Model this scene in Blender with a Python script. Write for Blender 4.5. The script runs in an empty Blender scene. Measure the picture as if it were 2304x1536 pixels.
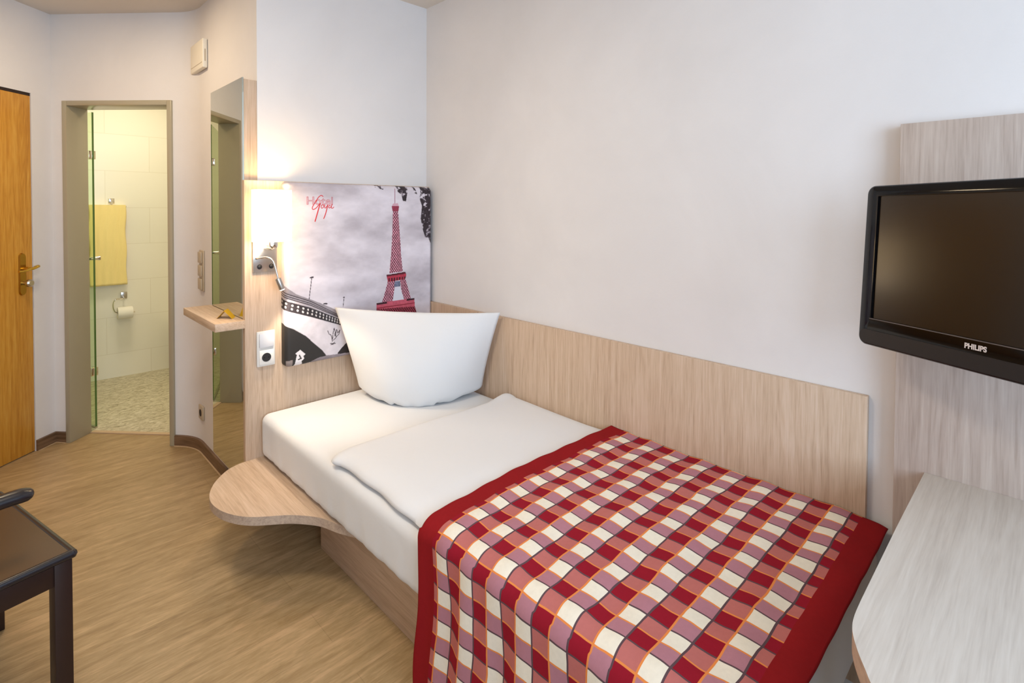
import bpy, bmesh, math
import numpy as np
from mathutils import Vector, Matrix
R = math.radians
SC = bpy.context.scene
COL = SC.collection

# ------------------------------------------------------------------ camera
cam_d = bpy.data.cameras.new('camera')
cam_d.sensor_width = 36.0
cam_d.sensor_fit = 'HORIZONTAL'
cam_d.lens = 36.0 * 1193.1967 / 2304.0
cam_d.shift_y = -(768.0 - 494.63) / 2304.0
cam_d.clip_start = 0.02
cam = bpy.data.objects.new('camera', cam_d)
COL.objects.link(cam)
cr = Vector((0.7136596, -0.7004762, 0.0048079))
cd = Vector((-0.0119476, -0.0190345, -0.9997474))
cf = Vector((0.7003908, 0.7134219, -0.0219532))
m = Matrix.Identity(4)
for i in range(3):
    m[i][0] = cr[i]; m[i][1] = -cd[i]; m[i][2] = -cf[i]
m[2][3] = 1.40
cam.matrix_world = m
SC.camera = cam

# ------------------------------------------------------------------ light
SC.view_settings.view_transform = 'Standard'
SC.view_settings.look = 'None'
SC.view_settings.gamma = 1.0
SC.view_settings.use_curve_mapping = False
SC.view_settings.exposure = 0.02
W = bpy.data.worlds.new('world'); SC.world = W; W.use_nodes = True
W.node_tree.nodes['Background'].inputs[0].default_value = (0.80, 0.90, 1.0, 1)
W.node_tree.nodes['Background'].inputs[1].default_value = 1.0

def area(name, loc, rot, sx, sy, power, col, shape='RECTANGLE', spread=180):
    l = bpy.data.lights.new(name, 'AREA'); l.shape = shape; l.size = sx
    if shape in ('RECTANGLE', 'ELLIPSE'): l.size_y = sy
    l.energy = power; l.color = col; l.spread = R(spread)
    o = bpy.data.objects.new(name, l); COL.objects.link(o); o.location = loc; o.rotation_euler = rot
    return o
def point(name, loc, power, col, rad):
    l = bpy.data.lights.new(name, 'POINT'); l.energy = power; l.color = col; l.shadow_soft_size = rad
    o = bpy.data.objects.new(name, l); COL.objects.link(o); o.location = loc
    return o
area('window_daylight', (0.25, -1.78, 1.60), (R(90), 0, 0), 1.9, 1.5, 80, (0.64, 0.86, 1.13))
area('room_fill_light', (0.15, 1.35, 2.505), (0, 0, 0), 0.5, 0.5, 19, (1.0, 0.90, 0.77), 'DISK')  # added unseen warm fill at ceiling height for soft overall light
area('hall_ceiling_light', (0.15, 3.05, 2.505), (0, 0, 0), 0.25, 0.25, 10, (1.0, 0.79, 0.52), 'DISK')
area('bathroom_ceiling_light', (0.75, 4.55, 2.50), (0, 0, 0), 0.4, 0.4, 16, (1.0, 0.91, 0.70), 'DISK')

# ------------------------------------------------------------------ helpers
def lin(h):
    h = h.lstrip('#'); v = [int(h[i:i+2], 16) / 255 for i in (0, 2, 4)]
    return tuple(x / 12.92 if x <= .04045 else ((x + .055) / 1.055) ** 2.4 for x in v) + (1.0,)
def mat(name, col, rough=0.6, metal=0.0, spec=0.5, **kw):
    M = bpy.data.materials.new(name); M.use_nodes = True
    b = M.node_tree.nodes['Principled BSDF']
    b.inputs['Base Color'].default_value = lin(col) if isinstance(col, str) else col
    b.inputs['Roughness'].default_value = rough
    b.inputs['Metallic'].default_value = metal
    b.inputs['Specular IOR Level'].default_value = spec
    for k, v in kw.items(): b.inputs[k.replace('_', ' ')].default_value = v
    return M
class NT:
    def __init__(s, M): s.t = M.node_tree; s.b = s.t.nodes.get('Principled BSDF')
    def n(s, typ, **kw):
        x = s.t.nodes.new(typ)
        for k, v in kw.items():
            if k in ('operation', 'blend_type', 'data_type', 'noise_dimensions', 'bands_direction', 'wave_type', 'layer_name', 'attribute_name', 'offset', 'offset_frequency', 'squash', 'feature', 'distance', 'interpolation_type', 'clamp'): setattr(x, k, v)
            else: x.inputs[k.replace('_', ' ')].default_value = v
        return x
    def l(s, a, b): s.t.links.new(a, b)
    def math(s, op, a, b=None, c=None):
        x = s.t.nodes.new('ShaderNodeMath'); x.operation = op
        for i, v in enumerate((a, b, c)):
            if v is None: continue
            if isinstance(v, (int, float)): x.inputs[i].default_value = v
            else: s.l(v, x.inputs[i])
        return x.outputs[0]
    def mix(s, f, a, b):
        x = s.t.nodes.new('ShaderNodeMix'); x.data_type = 'RGBA'
        for i, v in ((0, f), (6, a), (7, b)):
            if isinstance(v, (int, float, tuple)): x.inputs[i].default_value = v
            else: s.l(v, x.inputs[i])
        return x.outputs[2]
    def ramp(s, f, pts):
        x = s.t.nodes.new('ShaderNodeValToRGB'); e = x.color_ramp.elements
        while len(e) < len(pts): e.new(0.5)
        for k, (p, c) in enumerate(pts): e[k].position = p; e[k].color = lin(c) if isinstance(c, str) else c
        s.l(f, x.inputs[0]); return x.outputs[0]
    def coord(s, scale=(1, 1, 1), which='Object', rot=(0, 0, 0)):
        a = s.t.nodes.new('ShaderNodeTexCoord'); p = s.t.nodes.new('ShaderNodeMapping')
        p.inputs['Scale'].default_value = scale; p.inputs['Rotation'].default_value = rot
        s.l(a.outputs[which], p.inputs[0]); return p.outputs[0]
    def noise(s, vec, scale, detail=4, rough=.55, dist=0):
        x = s.n('ShaderNodeTexNoise', Scale=scale, Detail=detail, Roughness=rough, Distortion=dist)
        s.l(vec, x.inputs['Vector']); return x.outputs[0]
    def bump(s, h, strength=.2, dist=.01):
        x = s.n('ShaderNodeBump', Strength=strength, Distance=dist); s.l(h, x.inputs['Height'])
        s.l(x.outputs[0], s.b.inputs['Normal'])

def plaster(name, c1, c2):
    M = mat(name, c1, .85, spec=.2); t = NT(M); v = t.coord()
    f = t.noise(v, 1.6, 5, .6, .4)
    t.l(t.ramp(f, [(.3, c2), (.7, c1)]), t.b.inputs['Base Color'])
    t.bump(t.noise(v, 120, 3), .08, .003); return M
def oak(name, axis, c=('#c6ab91', '#d1b8a1', '#b3977d'), rough=.45):
    s = [70, 70, 70]; s[axis] = 2.2; s2 = [7, 7, 7]; s2[axis] = .55; s3 = [260, 260, 260]; s3[axis] = 14
    M = mat(name, c[0], rough, spec=.35); t = NT(M)
    a = t.noise(t.coord(tuple(s)), 1.0, 6, .65, .6)
    b = t.noise(t.coord(tuple(s2)), 1.0, 3, .5, 1.5)
    d = t.noise(t.coord(tuple(s3)), 1.0, 2, .5, .2)
    w = t.math('FRACT', t.math('MULTIPLY', b, 9.0)); w = t.math('ABSOLUTE', t.math('SUBTRACT', w, .5))
    f = t.math('ADD', t.math('MULTIPLY', a, .62), t.math('ADD', t.math('MULTIPLY', w, .18), t.math('MULTIPLY', d, .30)))
    t.l(t.ramp(f, [(.34, c[2]), (.50, c[0]), (.66, c[1])]), t.b.inputs['Base Color'])
    t.bump(f, .12, .002); return M

M = {}
M['wall'] = plaster('wall_paint', '#e3dedb', '#dad5d2')
M['ceil'] = plaster('ceiling_paint', '#dbd3ca', '#d5cdc3')
M['oak_v'] = oak('oak_vertical', 2)
M['oak_y'] = oak('oak_length', 1)
M['oak_x'] = oak('oak_cross', 0)
M['oak_daylit_v'] = oak('oak_daylit_vertical', 2, ('#b9aaa0', '#c5b8ae', '#a9998e'))  # same oak as the other panels, cool daylight mixed into its colour
M['oak_daylit_x'] = oak('oak_daylit_top', 0, ('#c9c0b6', '#d1c9c0', '#bdb3a9'))  # same oak again, grey-white window sheen painted into its colour
M['oak_edge'] = oak('oak_edging', 0, ('#b9a28e', '#c7b09a', '#a58e7c'))
M['door_wood'] = oak('honey_door_wood', 2, ('#cf9234', '#dba548', '#b87822'), .35)
M['frame'] = mat('taupe_steel', '#a69b82', .28, spec=.7)
M['white_plastic'] = mat('white_plastic', '#dcd8d2', .35)
M['beige_plastic'] = mat('beige_plastic', '#b9a88e', .4)
M['cream_plastic'] = mat('cream_plastic', '#e8dfcd', .45)
M['black_plastic'] = mat('black_socket', '#1d1c1e', .4)
M['steel'] = mat('brushed_steel', '#c2bcb4', .28, 1.0)
M['chrome'] = mat('chrome', '#e6e2dc', .1, 1.0)
M['brass'] = mat('aged_brass', '#b08a3c', .28, 1.0)
M['brass_b'] = mat('bright_brass', '#ddb85a', .18, 1.0)
M['mirror'] = mat('mirror_silver', '#d6d6c8', .01, 1.0)
M['dark'] = mat('dark_gap', '#2a1a12', .7)
M['sheet'] = mat('white_sheet', '#dfdedd', .8, spec=.15, Sheen_Weight=.2)
M['pillow'] = mat('white_pillowcase', '#e0dfde', .8, spec=.15, Sheen_Weight=.2)
M['duvet'] = mat('white_duvet', '#dddcdc', .8, spec=.15, Sheen_Weight=.2)
for k in ('sheet', 'pillow', 'duvet'):
    t = NT(M[k]); t.bump(t.noise(t.coord((1, 1, 1)), 9, 4, .5, .5), .10, .02)
M['tv_black'] = mat('glossy_black', '#080709', .09, spec=.3)
M['tv_matte'] = mat('matte_black', '#161519', .35)
M['screen'] = mat('lcd_screen', '#070302', .20, spec=.6)
M['tv_line'] = mat('grey_trim', '#5a5250', .35)
M['logo'] = mat('silver_lettering', '#d8ccc6', .4)
M['leather'] = mat('leather_warm_reflection', '#4a3013', .38, spec=.35)  # dark leather, a warm reflection of the surroundings mixed into the brown
M['leather_b'] = mat('black_leather', '#17151c', .28, spec=.6)
M['wenge'] = mat('dark_wenge', '#2b1a16', .4, spec=.4)
M['vinyl'] = mat('baseboard_vinyl', '#6f5138', .4)
M['sealant'] = mat('beige_sealant', '#c3a684', .5)
t = NT(M['vinyl']); f = t.noise(t.coord((3, 3, 40)), 2.0, 4); t.l(t.ramp(f, [(.35, '#5f4630'), (.65, '#7f624a')]), t.b.inputs['Base Color'])
M['towel'] = mat('yellow_terry', '#f8df94', .95, spec=.1, Sheen_Weight=.3)
t = NT(M['towel']); t.bump(t.noise(t.coord(), 260, 2), .5, .004)
M['paper'] = mat('toilet_paper', '#efe9da', .9)
M['card'] = mat('golden_card', '#d8a81c', .4)
M['ceramic'] = mat('white_ceramic', '#f2efe6', .12)
M['shade'] = mat('lit_lamp_shade', '#fff4e0', .8)
b = M['shade'].node_tree.nodes['Principled BSDF']
b.inputs['Emission Color'].default_value = (1.0, .70, .34, 1); b.inputs['Emission Strength'].default_value = 6.0
M['led'] = mat('lit_reading_lens', '#ffffff', .5)
b = M['led'].node_tree.nodes['Principled BSDF']
b.inputs['Emission Color'].default_value = (1.0, .9, .75, 1); b.inputs['Emission Strength'].default_value = 3.0
M['red_print'] = mat('red_print', '#d22a2c', .6)

# glass: thin clear pane with green edges
G = bpy.data.materials.new('clear_glass'); G.use_nodes = True; nt = G.node_tree; nt.nodes.clear()
o_ = nt.nodes.new('ShaderNodeOutputMaterial'); mx = nt.nodes.new('ShaderNodeMixShader'); tr = nt.nodes.new('ShaderNodeBsdfTransparent')
gl = nt.nodes.new('ShaderNodeBsdfGlossy'); fr = nt.nodes.new('ShaderNodeFresnel')
tr.inputs[0].default_value = (.88, .96, .82, 1); gl.inputs['Roughness'].default_value = .02; fr.inputs[0].default_value = 1.3
gb = nt.nodes.new('ShaderNodeNewGeometry'); iv = nt.nodes.new('ShaderNodeMath'); iv.operation = 'SUBTRACT'; iv.inputs[0].default_value = 1; nt.links.new(gb.outputs['Backfacing'], iv.inputs[1]); mu = nt.nodes.new('ShaderNodeMath'); mu.operation = 'MULTIPLY'; nt.links.new(fr.outputs[0], mu.inputs[0]); nt.links.new(iv.outputs[0], mu.inputs[1]); nt.links.new(mu.outputs[0], mx.inputs[0]); nt.links.new(tr.outputs[0], mx.inputs[1]); nt.links.new(gl.outputs[0], mx.inputs[2]); nt.links.new(mx.outputs[0], o_.inputs[0])
M['glass'] = G
M['glass_edge'] = mat('green_glass_edge', '#4f6d33', .2)

# tiles
M['tile'] = mat('cream_wall_tile', '#efe9d6', .22)
t = NT(M['tile'])
br = t.n('ShaderNodeTexBrick', offset=.5, Scale=1.0, Mortar_Size=.0022, Brick_Width=.60, Row_Height=.298)
sp = t.n('ShaderNodeSeparateXYZ'); cb = t.n('ShaderNodeCombineXYZ'); t.l(t.coord(), sp.inputs[0])
t.l(t.math('ADD', sp.outputs[0], sp.outputs[1]), cb.inputs[0]); t.l(t.math('ADD', sp.outputs[2], .10), cb.inputs[1]); t.l(cb.outputs[0], br.inputs['Vector'])
for k, c in (('Color1', '#efe9d8'), ('Color2', '#ece6d4'), ('Mortar', '#e2dac5')): br.inputs[k].default_value = lin(c)
t.l(br.outputs[0], t.b.inputs['Base Color'])
M['stone'] = mat('speckled_stone', '#9c9274', .5)
t = NT(M['stone']); a = t.noise(t.coord((10, 34, 20)), 2.2, 6, .7, 1.2)
t.l(t.ramp(a, [(.36, '#857a5c'), (.47, '#b8ad90'), (.60, '#d8cfb6')]), t.b.inputs['Base Color'])

# floor planks: boards run across the room (x)
M['floor'] = mat('plank_floor', '#b08a60', .42, spec=.35)
t = NT(M['floor']); v = t.coord()
br = t.n('ShaderNodeTexBrick', offset=.37, Scale=1.0, Mortar_Size=.0012, Mortar_Smooth=.3, Brick_Width=1.22, Row_Height=.16)
t.l(v, br.inputs['Vector'])
for k, c in (('Color1', '#757575'), ('Color2', '#8c8c8c'), ('Mortar', '#303030')): br.inputs[k].default_value = lin(c)
sp = t.n('ShaderNodeSeparateXYZ'); t.l(v, sp.inputs[0])
row = t.math('FLOOR', t.math('DIVIDE', sp.outputs[1], .16))
cb = t.n('ShaderNodeCombineXYZ'); t.l(t.math('ADD', t.math('MULTIPLY', sp.outputs[0], 4.2), t.math('MULTIPLY', row, 7.3)), cb.inputs[0]); t.l(t.math('MULTIPLY', sp.outputs[1], 30.0), cb.inputs[1]); t.l(row, cb.inputs[2])
g1 = t.noise(cb.outputs[0], 1.0, 7, .68, .7)
cb2 = t.n('ShaderNodeCombineXYZ'); t.l(t.math('ADD', t.math('MULTIPLY', sp.outputs[0], 20), t.math('MULTIPLY', row, 3.1)), cb2.inputs[0]); t.l(t.math('MULTIPLY', sp.outputs[1], 160.0), cb2.inputs[1])
g2 = t.noise(cb2.outputs[0], 1.0, 3, .6, .3)
g3 = t.noise(v, 1.9, 3, .5, .3)
f = t.math('ADD', t.math('MULTIPLY', g1, .55), t.math('ADD', t.math('MULTIPLY', g2, .25), t.math('MULTIPLY', g3, .20)))
base = t.ramp(f, [(.30, '#8a6e4b'), (.46, '#b39468'), (.58, '#c6aa7e'), (.70, '#d2b98f')])
sc = t.n('ShaderNodeMix', data_type='RGBA', blend_type='OVERLAY'); sc.inputs[0].default_value = .4
t.l(base, sc.inputs[6]); t.l(br.outputs[0], sc.inputs[7]); t.l(sc.outputs[2], t.b.inputs['Base Color'])
t.bump(f, .15, .002)

# ------------------------------------------------------------------ mesh helpers
def thing(name, label, cat, loc=(0, 0, 0), rot=None, group=None):
    o = bpy.data.objects.new(name, None); COL.objects.link(o); o.empty_display_size = .05
    o.matrix_world = Matrix.Translation(Vector(loc)) @ (rot.to_4x4() if rot is not None else Matrix.Identity(4))
    o['label'] = label; o['category'] = cat
    if group: o['group'] = group
    return o
def tag(o, label, cat, group=None):
    o['label'] = label; o['category'] = cat
    if group: o['group'] = group
    return o
def wm(o):
    mm = o.matrix_basis.copy()
    while o.parent: o = o.parent; mm = o.matrix_basis @ mm
    return mm
def obj(name, bm, mt, parent=None, local=False, smooth=40, loc=None):
    me = bpy.data.meshes.new(name)
    bmesh.ops.recalc_face_normals(bm, faces=bm.faces[:]) if not getattr(bm, 'keepn', False) else None
    if parent is not None and not local: bm.transform(wm(parent).inverted())
    if loc is not None: bm.transform(Matrix.Translation(-Vector(loc)))
    bm.to_mesh(me); bm.free()
    for x in (mt if isinstance(mt, (list, tuple)) else [mt]): me.materials.append(x)
    if smooth:
        me.polygons.foreach_set('use_smooth', [True] * len(me.polygons)); me.set_sharp_from_angle(angle=R(smooth))
    o = bpy.data.objects.new(name, me); COL.objects.link(o)
    if parent is not None: o.parent = parent
    if loc is not None: o.location = loc
    return o
def bx(bm, x0, x1, y0, y1, z0, z1, bev=0, seg=2, T=None):
    vs = [bm.verts.new((x, y, z)) for x in (x0, x1) for y in (y0, y1) for z in (z0, z1)]
    fs = [bm.faces.new([vs[i] for i in q]) for q in ((0, 1, 3, 2), (4, 6, 7, 5), (0, 4, 5, 1), (2, 3, 7, 6), (0, 2, 6, 4), (1, 5, 7, 3))]
    if bev:
        es = list({e for f in fs for e in f.edges})
        r = bmesh.ops.bevel(bm, geom=es + vs, offset=bev, segments=seg, profile=.5, affect='EDGES')
        vs = list({v for v in vs if v.is_valid} | set(r['verts']))
    if T is not None: bmesh.ops.transform(bm, matrix=T, verts=[v for v in vs if v.is_valid])
    return vs
def box(name, x0, x1, y0, y1, z0, z1, mt, parent=None, bev=0, seg=2, T=None, **k):
    bm = bmesh.new(); bx(bm, x0, x1, y0, y1, z0, z1, bev, seg, T); return obj(name, bm, mt, parent, **k)
def struct(name, bm_or_obj, mt=None, parent=None, **k):
    o = obj(name, bm_or_obj, mt, parent, **k) if mt is not None else bm_or_obj
    if parent is None: o['kind'] = 'structure'
    return o
def prism(bm, pts, z0, z1, bev=0):
    a = [bm.verts.new((p[0], p[1], z0)) for p in pts]; b_ = [bm.verts.new((p[0], p[1], z1)) for p in pts]
    n = len(pts); fs = [bm.faces.new(a[::-1]), bm.faces.new(b_)]
    for i in range(n): fs.append(bm.faces.new((a[i], a[(i+1) % n], b_[(i+1) % n], b_[i])))
    if bev:
        es = [e for f in fs[:2] for e in f.edges]
        bmesh.ops.bevel(bm, geom=es, offset=bev, segments=2, profile=.5, affect='EDGES')
def tube(bm, pts, r, n=12, cap=True):
    pts = [Vector(p) for p in pts]; rs = r if isinstance(r, (list, tuple)) else [r] * len(pts)
    up = Vector((0, 0, 1)); rings = []
    d0 = (pts[1] - pts[0]).normalized()
    if abs(d0.z) > .9: up = Vector((1, 0, 0))
    s = d0.cross(up).normalized()
    for i, p in enumerate(pts):
        d = (pts[min(i+1, len(pts)-1)] - pts[max(i-1, 0)]).normalized()
        s = (s - d * s.dot(d)).normalized(); u = d.cross(s)
        rings.append([bm.verts.new(p + (s * math.cos(a) + u * math.sin(a)) * rs[i]) for a in [2*math.pi*k/n for k in range(n)]])
    for a, b_ in zip(rings, rings[1:]):
        for k in range(n): bm.faces.new((a[k], a[(k+1) % n], b_[(k+1) % n], b_[k]))
    if cap: bm.faces.new(rings[0][::-1]); bm.faces.new(rings[-1])
def lathe(bm, prof, n=32, T=None, cap=(True, True)):
    vs = []; rings = []
    for r, z in prof:
        ring = [bm.verts.new((r*math.cos(2*math.pi*k/n), r*math.sin(2*math.pi*k/n), z)) for k in range(n)]
        rings.append(ring); vs += ring
    for a, b_ in zip(rings, rings[1:]):
        for k in range(n): bm.faces.new((a[k], a[(k+1) % n], b_[(k+1) % n], b_[k]))
    if cap[0]: bm.faces.new(rings[0][::-1])
    if cap[1]: bm.faces.new(rings[-1])
    if T is not None: bmesh.ops.transform(bm, matrix=T, verts=vs)
def smoothline(pts, n=8):
    out = []; P = [Vector(p) for p in pts]
    for i in range(len(P)-1):
        p0 = P[max(i-1, 0)]; p1 = P[i]; p2 = P[i+1]; p3 = P[min(i+2, len(P)-1)]
        for k in range(n):
            t_ = k / n
            out.append(.5*((2*p1) + (p2-p0)*t_ + (2*p0-5*p1+4*p2-p3)*t_*t_ + (3*p1-p0-3*p2+p3)*t_**3))
    out.append(P[-1]); return out
def facing(d, up=(0, 0, 1)):
    """rotation whose local +Z points along d and local +Y is up"""
    z = Vector(d).normalized(); x = Vector(up).cross(z).normalized(); y = z.cross(x)
    return Matrix((x, y, z)).transposed()

# oblique frame of the bathroom-door wall: s runs along it, n goes through it
Sv = Vector((.675, -.738, 0)); Nv = Vector((.738, .675, 0))
OB = Matrix(((Sv.x, Nv.x, 0, 0), (Sv.y, Nv.y, 0, 0), (0, 0, 1, 0), (0, 0, 0, 1)))   # (s,n,z) -> world

CZ = 2.52; XW = 1.762; YH = 2.49; XH = .85
# ------------------------------------------------------------------ setting
bm = bmesh.new(); prism(bm, [(-1.1, -1.8), (XW+.1, -1.8), (XW+.1, 2.55), (.92, 2.6), (.92, 3.70)] + [tuple((OB @ Vector((s, n, 0)))[:2]) for s, n in ((-2.13, 3.10), (-2.82, 3.10), (-2.90, 3.0))] + [(-1.1, 2.95)], -.05, 0)
struct('floor', bm, M['floor'])
bm = bmesh.new(); bx(bm, -1.2, 1.95, -1.9, 5.5, CZ, CZ+.06); struct('ceiling', bm, M['ceil'])
bm = bmesh.new(); bx(bm, XW, XW+.1, -1.8, YH+.1, 0, CZ); struct('wall_right', bm, M['wall'])
bm = bmesh.new(); bx(bm, XH, XW, YH, YH+.1, 0, CZ); struct('wall_head', bm, M['wall'])
bm = bmesh.new(); bx(bm, -1.2, -1.1, -1.8, 3.2, 0, CZ); struct('wall_left', bm, M['wall'])
bm = bmesh.new()
for q in ((-1.2, XW+.1, -1.8, -1.7, 0, .85), (-1.2, XW+.1, -1.8, -1.7, 2.35, CZ), (-1.2, -.7, -1.8, -1.7, .85, 2.35), (1.2, XW+.1, -1.8, -1.7, .85, 2.35)): bx(bm, *q)
struct('wall_back', bm, M['wall'])
bm = bmesh.new()
for q in ((-.7, -.64), (.22, .28), (1.14, 1.2)): bx(bm, q[0], q[1], -1.76, -1.72, .85, 2.35)
for q in ((.85, .91), (2.29, 2.35)): bx(bm, -.7, 1.2, -1.76, -1.72, q[0], q[1])
struct('window_1', bm, M['white_plastic'])
# wall_hall: mirror wall with the rounded corner into the bathroom wall
c0 = OB @ Vector((-1.993, 2.975, 0))
face = [(XH, YH+.1), (XH, 3.36)]
p_a = Vector((XH, 3.36, 0)); p_b = OB @ Vector((-2.105, 2.975, 0)); cpt = Vector((XH, c0.y, 0))
for k in range(1, 9):
    u = k/8; q = (1-u)**2*p_a + 2*u*(1-u)*cpt + u*u*p_b; face.append((q.x, q.y))
e1 = OB @ Vector((-2.132, 2.975, 0)); e2 = OB @ Vector((-2.132, 3.095, 0)); face.append((e1.x, e1.y))
bm = bmesh.new(); prism(bm, face + [(e2.x, e2.y), (XH+.07, 3.68), (XH+.07, YH+.1)], 0, CZ); struct('wall_hall', bm, M['wall'], smooth=30)
# bathroom-door wall, left of and above the frame
bm = bmesh.new(); bx(bm, -2.872, -2.796, 2.975, 3.095, 0, CZ, T=OB); bx(bm, -3.9, -3.001, 2.975, 3.095, 0, CZ, T=OB); bx(bm, -2.796, -2.132, 2.975, 3.095, 2.015, CZ, T=OB)
struct('wall_bathroom_door', bm, M['wall'])
# wall with the wooden room door
bm = bmesh.new(); bx(bm, -3.0, -2.872, 2.852, 3.095, 0, CZ, T=OB); bx(bm, -3.0, -2.872, 1.985, 2.852, 2.035, CZ, T=OB); bx(bm, -3.0, -2.872, 1.0, 1.985, 0, CZ, T=OB)
struct('wall_entrance', bm, M['wall'])
bm = bmesh.new(); bx(bm, -3.06, -3.0, 1.9, 2.9, 0, 2.1, T=OB); struct('trim_2', bm, M['dark'])

# bathroom shell
bm = bmesh.new(); prism(bm, [tuple((OB @ Vector((-2.9, 3.125, 0)))[:2]), tuple((OB @ Vector((-2.13, 3.125, 0)))[:2]), (.93, 3.70), (1.75, 3.7), (1.75, 5.4), (-.4, 5.4), (-.4, 4.9)], -.05, .002)
struct('floor_bathroom', bm, M['stone'])
bm = bmesh.new(); bx(bm, -.5, 1.85, 5.345, 5.44, 0, CZ); struct('wall_bathroom_far', bm, M['tile'])
bm = bmesh.new(); bx(bm, 1.75, 1.85, 3.6, 5.345, 0, CZ); struct('wall_bathroom_right', bm, M['tile'])
bm = bmesh.new(); bx(bm, XH+.071, 1.75, 3.6, 3.69, 0, CZ); struct('wall_bathroom_near', bm, M['tile'])
q1 = OB @ Vector((-2.86, 3.125, 0)); 
bm = bmesh.new(); bx(bm, -.5, -.4, 4.85, 5.345, 0, CZ); struct('wall_bathroom_left', bm, M['tile'])

# bathroom door lining (steel frame)
d2 = thing('door_2', 'taupe steel frame around the open bathroom doorway', 'door frame', tuple(OB @ Vector((-2.46, 2.975, 0)))); del d2['label']; del d2['category']; d2['kind'] = 'structure'
bm = bmesh.new()
bx(bm, -2.796, -2.768, 2.962, 3.11, 0, 2.015, .002, T=OB)
obj('left_jamb', bm, M['frame'], d2)
bm = bmesh.new()
bx(bm, -2.160, -2.132, 2.962, 3.11, 0, 2.015, .002, T=OB)
obj('right_jamb', bm, M['frame'], d2)
bm = bmesh.new(); bx(bm, -2.768, -2.160, 2.962, 3.11, 1.987, 2.015, .002, T=OB); obj('head_jamb', bm, M['frame'], d2)
bm = bmesh.new(); bx(bm, -2.768, -2.160, 3.10, 3.13, 0, .006, T=OB); obj('threshold', bm, M['sealant'], d2)

# wooden room door
d1 = thing('door_1', 'x', 'x', tuple(OB @ Vector((-2.90, 2.42, 0)))); del d1['label']; del d1['category']; d1['kind'] = 'structure'
bm = bmesh.new(); bx(bm, -2.925, -2.874, 1.99, 2.848, .006, 2.018, .002, T=OB); obj('door_leaf', bm, M['door_wood'], d1)
bm = bmesh.new(); bx(bm, -2.93, -2.876, 1.988, 2.850, 2.019, 2.034, T=OB); bx(bm, -2.93, -2.880, 2.8485, 2.8515, 0, 2.03, T=OB); obj('door_gap', bm, M['dark'], d1)
# brass plate, lever, knob on the leaf ; local frame: x along n, y out into the room(s), z up
DR = OB @ Matrix.Translation((-2.874, 2.786, 0)) @ Matrix(((0, 1, 0, 0), (1, 0, 0, 0), (0, 0, 1, 0), (0, 0, 0, 1)))
bm = bmesh.new(); pts = []
for k in range(9): a = math.pi*k/8; pts.append((.019*math.cos(a)*1.0, 1.115+.024*math.sin(a)))
for k in range(9): a = math.pi+math.pi*k/8; pts.append((.019*math.cos(a), .925+.022*math.sin(a)))
va = [bm.verts.new((p[0], 0, p[1])) for p in pts]; vb = [bm.verts.new((p[0]*.86, .009, 1.02+(p[1]-1.02)*.975)) for p in pts]
bm.faces.new(va); bm.faces.new(vb[::-1])
for k in range(len(pts)): bm.faces.new((va[k], vb[k], vb[(k+1) % len(pts)], va[(k+1) % len(pts)]))
bm.transform(DR); pl = obj('lock_plate', bm, M['brass'], d1)
bm = bmesh.new()
tube(bm, [(0, .006, 1.052), (0, .045, 1.052)], .010); tube(bm, smoothline([(.062, .040, 1.058), (.045, .048, 1.060), (.02, .052, 1.053), (0, .05, 1.049), (-.03, .05, 1.043), (-.062, .048, 1.042)], 5), [.006]*3+[.009]*6+[.008]*6+[.0075]*6+[.006]*5, 10)
bm.transform(DR); obj('door_lever', bm, M['brass_b'], d1)
bm = bmesh.new(); lathe(bm, [(.010, 0), (.012, .03), (.020, .034), (.021, .048), (.014, .054)], 20, Matrix.Translation((0, .004, .972)) @ Matrix.Rotation(R(-90), 4, 'X')); bm.transform(DR); obj('lock_knob', bm, M['steel'], d1)

# baseboards: hall wall and entrance corner
def ribbon(name, path, z0, z1, th, mt, side=1):
    bm = bmesh.new(); P = [Vector((p[0], p[1], 0)) for p in path]; off = []
    for i, p in enumerate(P):
        d = (P[min(i+1, len(P)-1)] - P[max(i-1, 0)]).normalized(); off.append(p + Vector((-d.y, d.x, 0))*th*side)
    rows = [[bm.verts.new((q.x, q.y, z)) for q, z in ((p, z0), (p, z1), (o2, z1-.002), (o2, z0))] for p, o2 in zip(P, off)]
    for a, b_ in zip(rows, rows[1:]):
        for k in range(4): bm.faces.new((a[k], a[(k+1) % 4], b_[(k+1) % 4], b_[k]))
    bm.faces.new(rows[0]); bm.faces.new(rows[-1][::-1]); return struct(name, bm, mt, smooth=35)
hp = [(XH, 2.50)] + face[1:]
ribbon('baseboard_hall', hp, 0, .062, .012, M['vinyl'], 1)
ribbon('trim_1', hp, 0, .004, .018, M['sealant'], 1)
ep = [tuple((OB @ Vector(q))[:2]) for q in ((-2.872, 2.853, 0), (-2.872, 2.975, 0), (-2.797, 2.975, 0))]
ribbon('baseboard_entrance', ep, 0, .062, .012, M['vinyl'], -1)
ribbon('trim_3', ep, 0, .004, .018, M['sealant'], -1)

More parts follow.
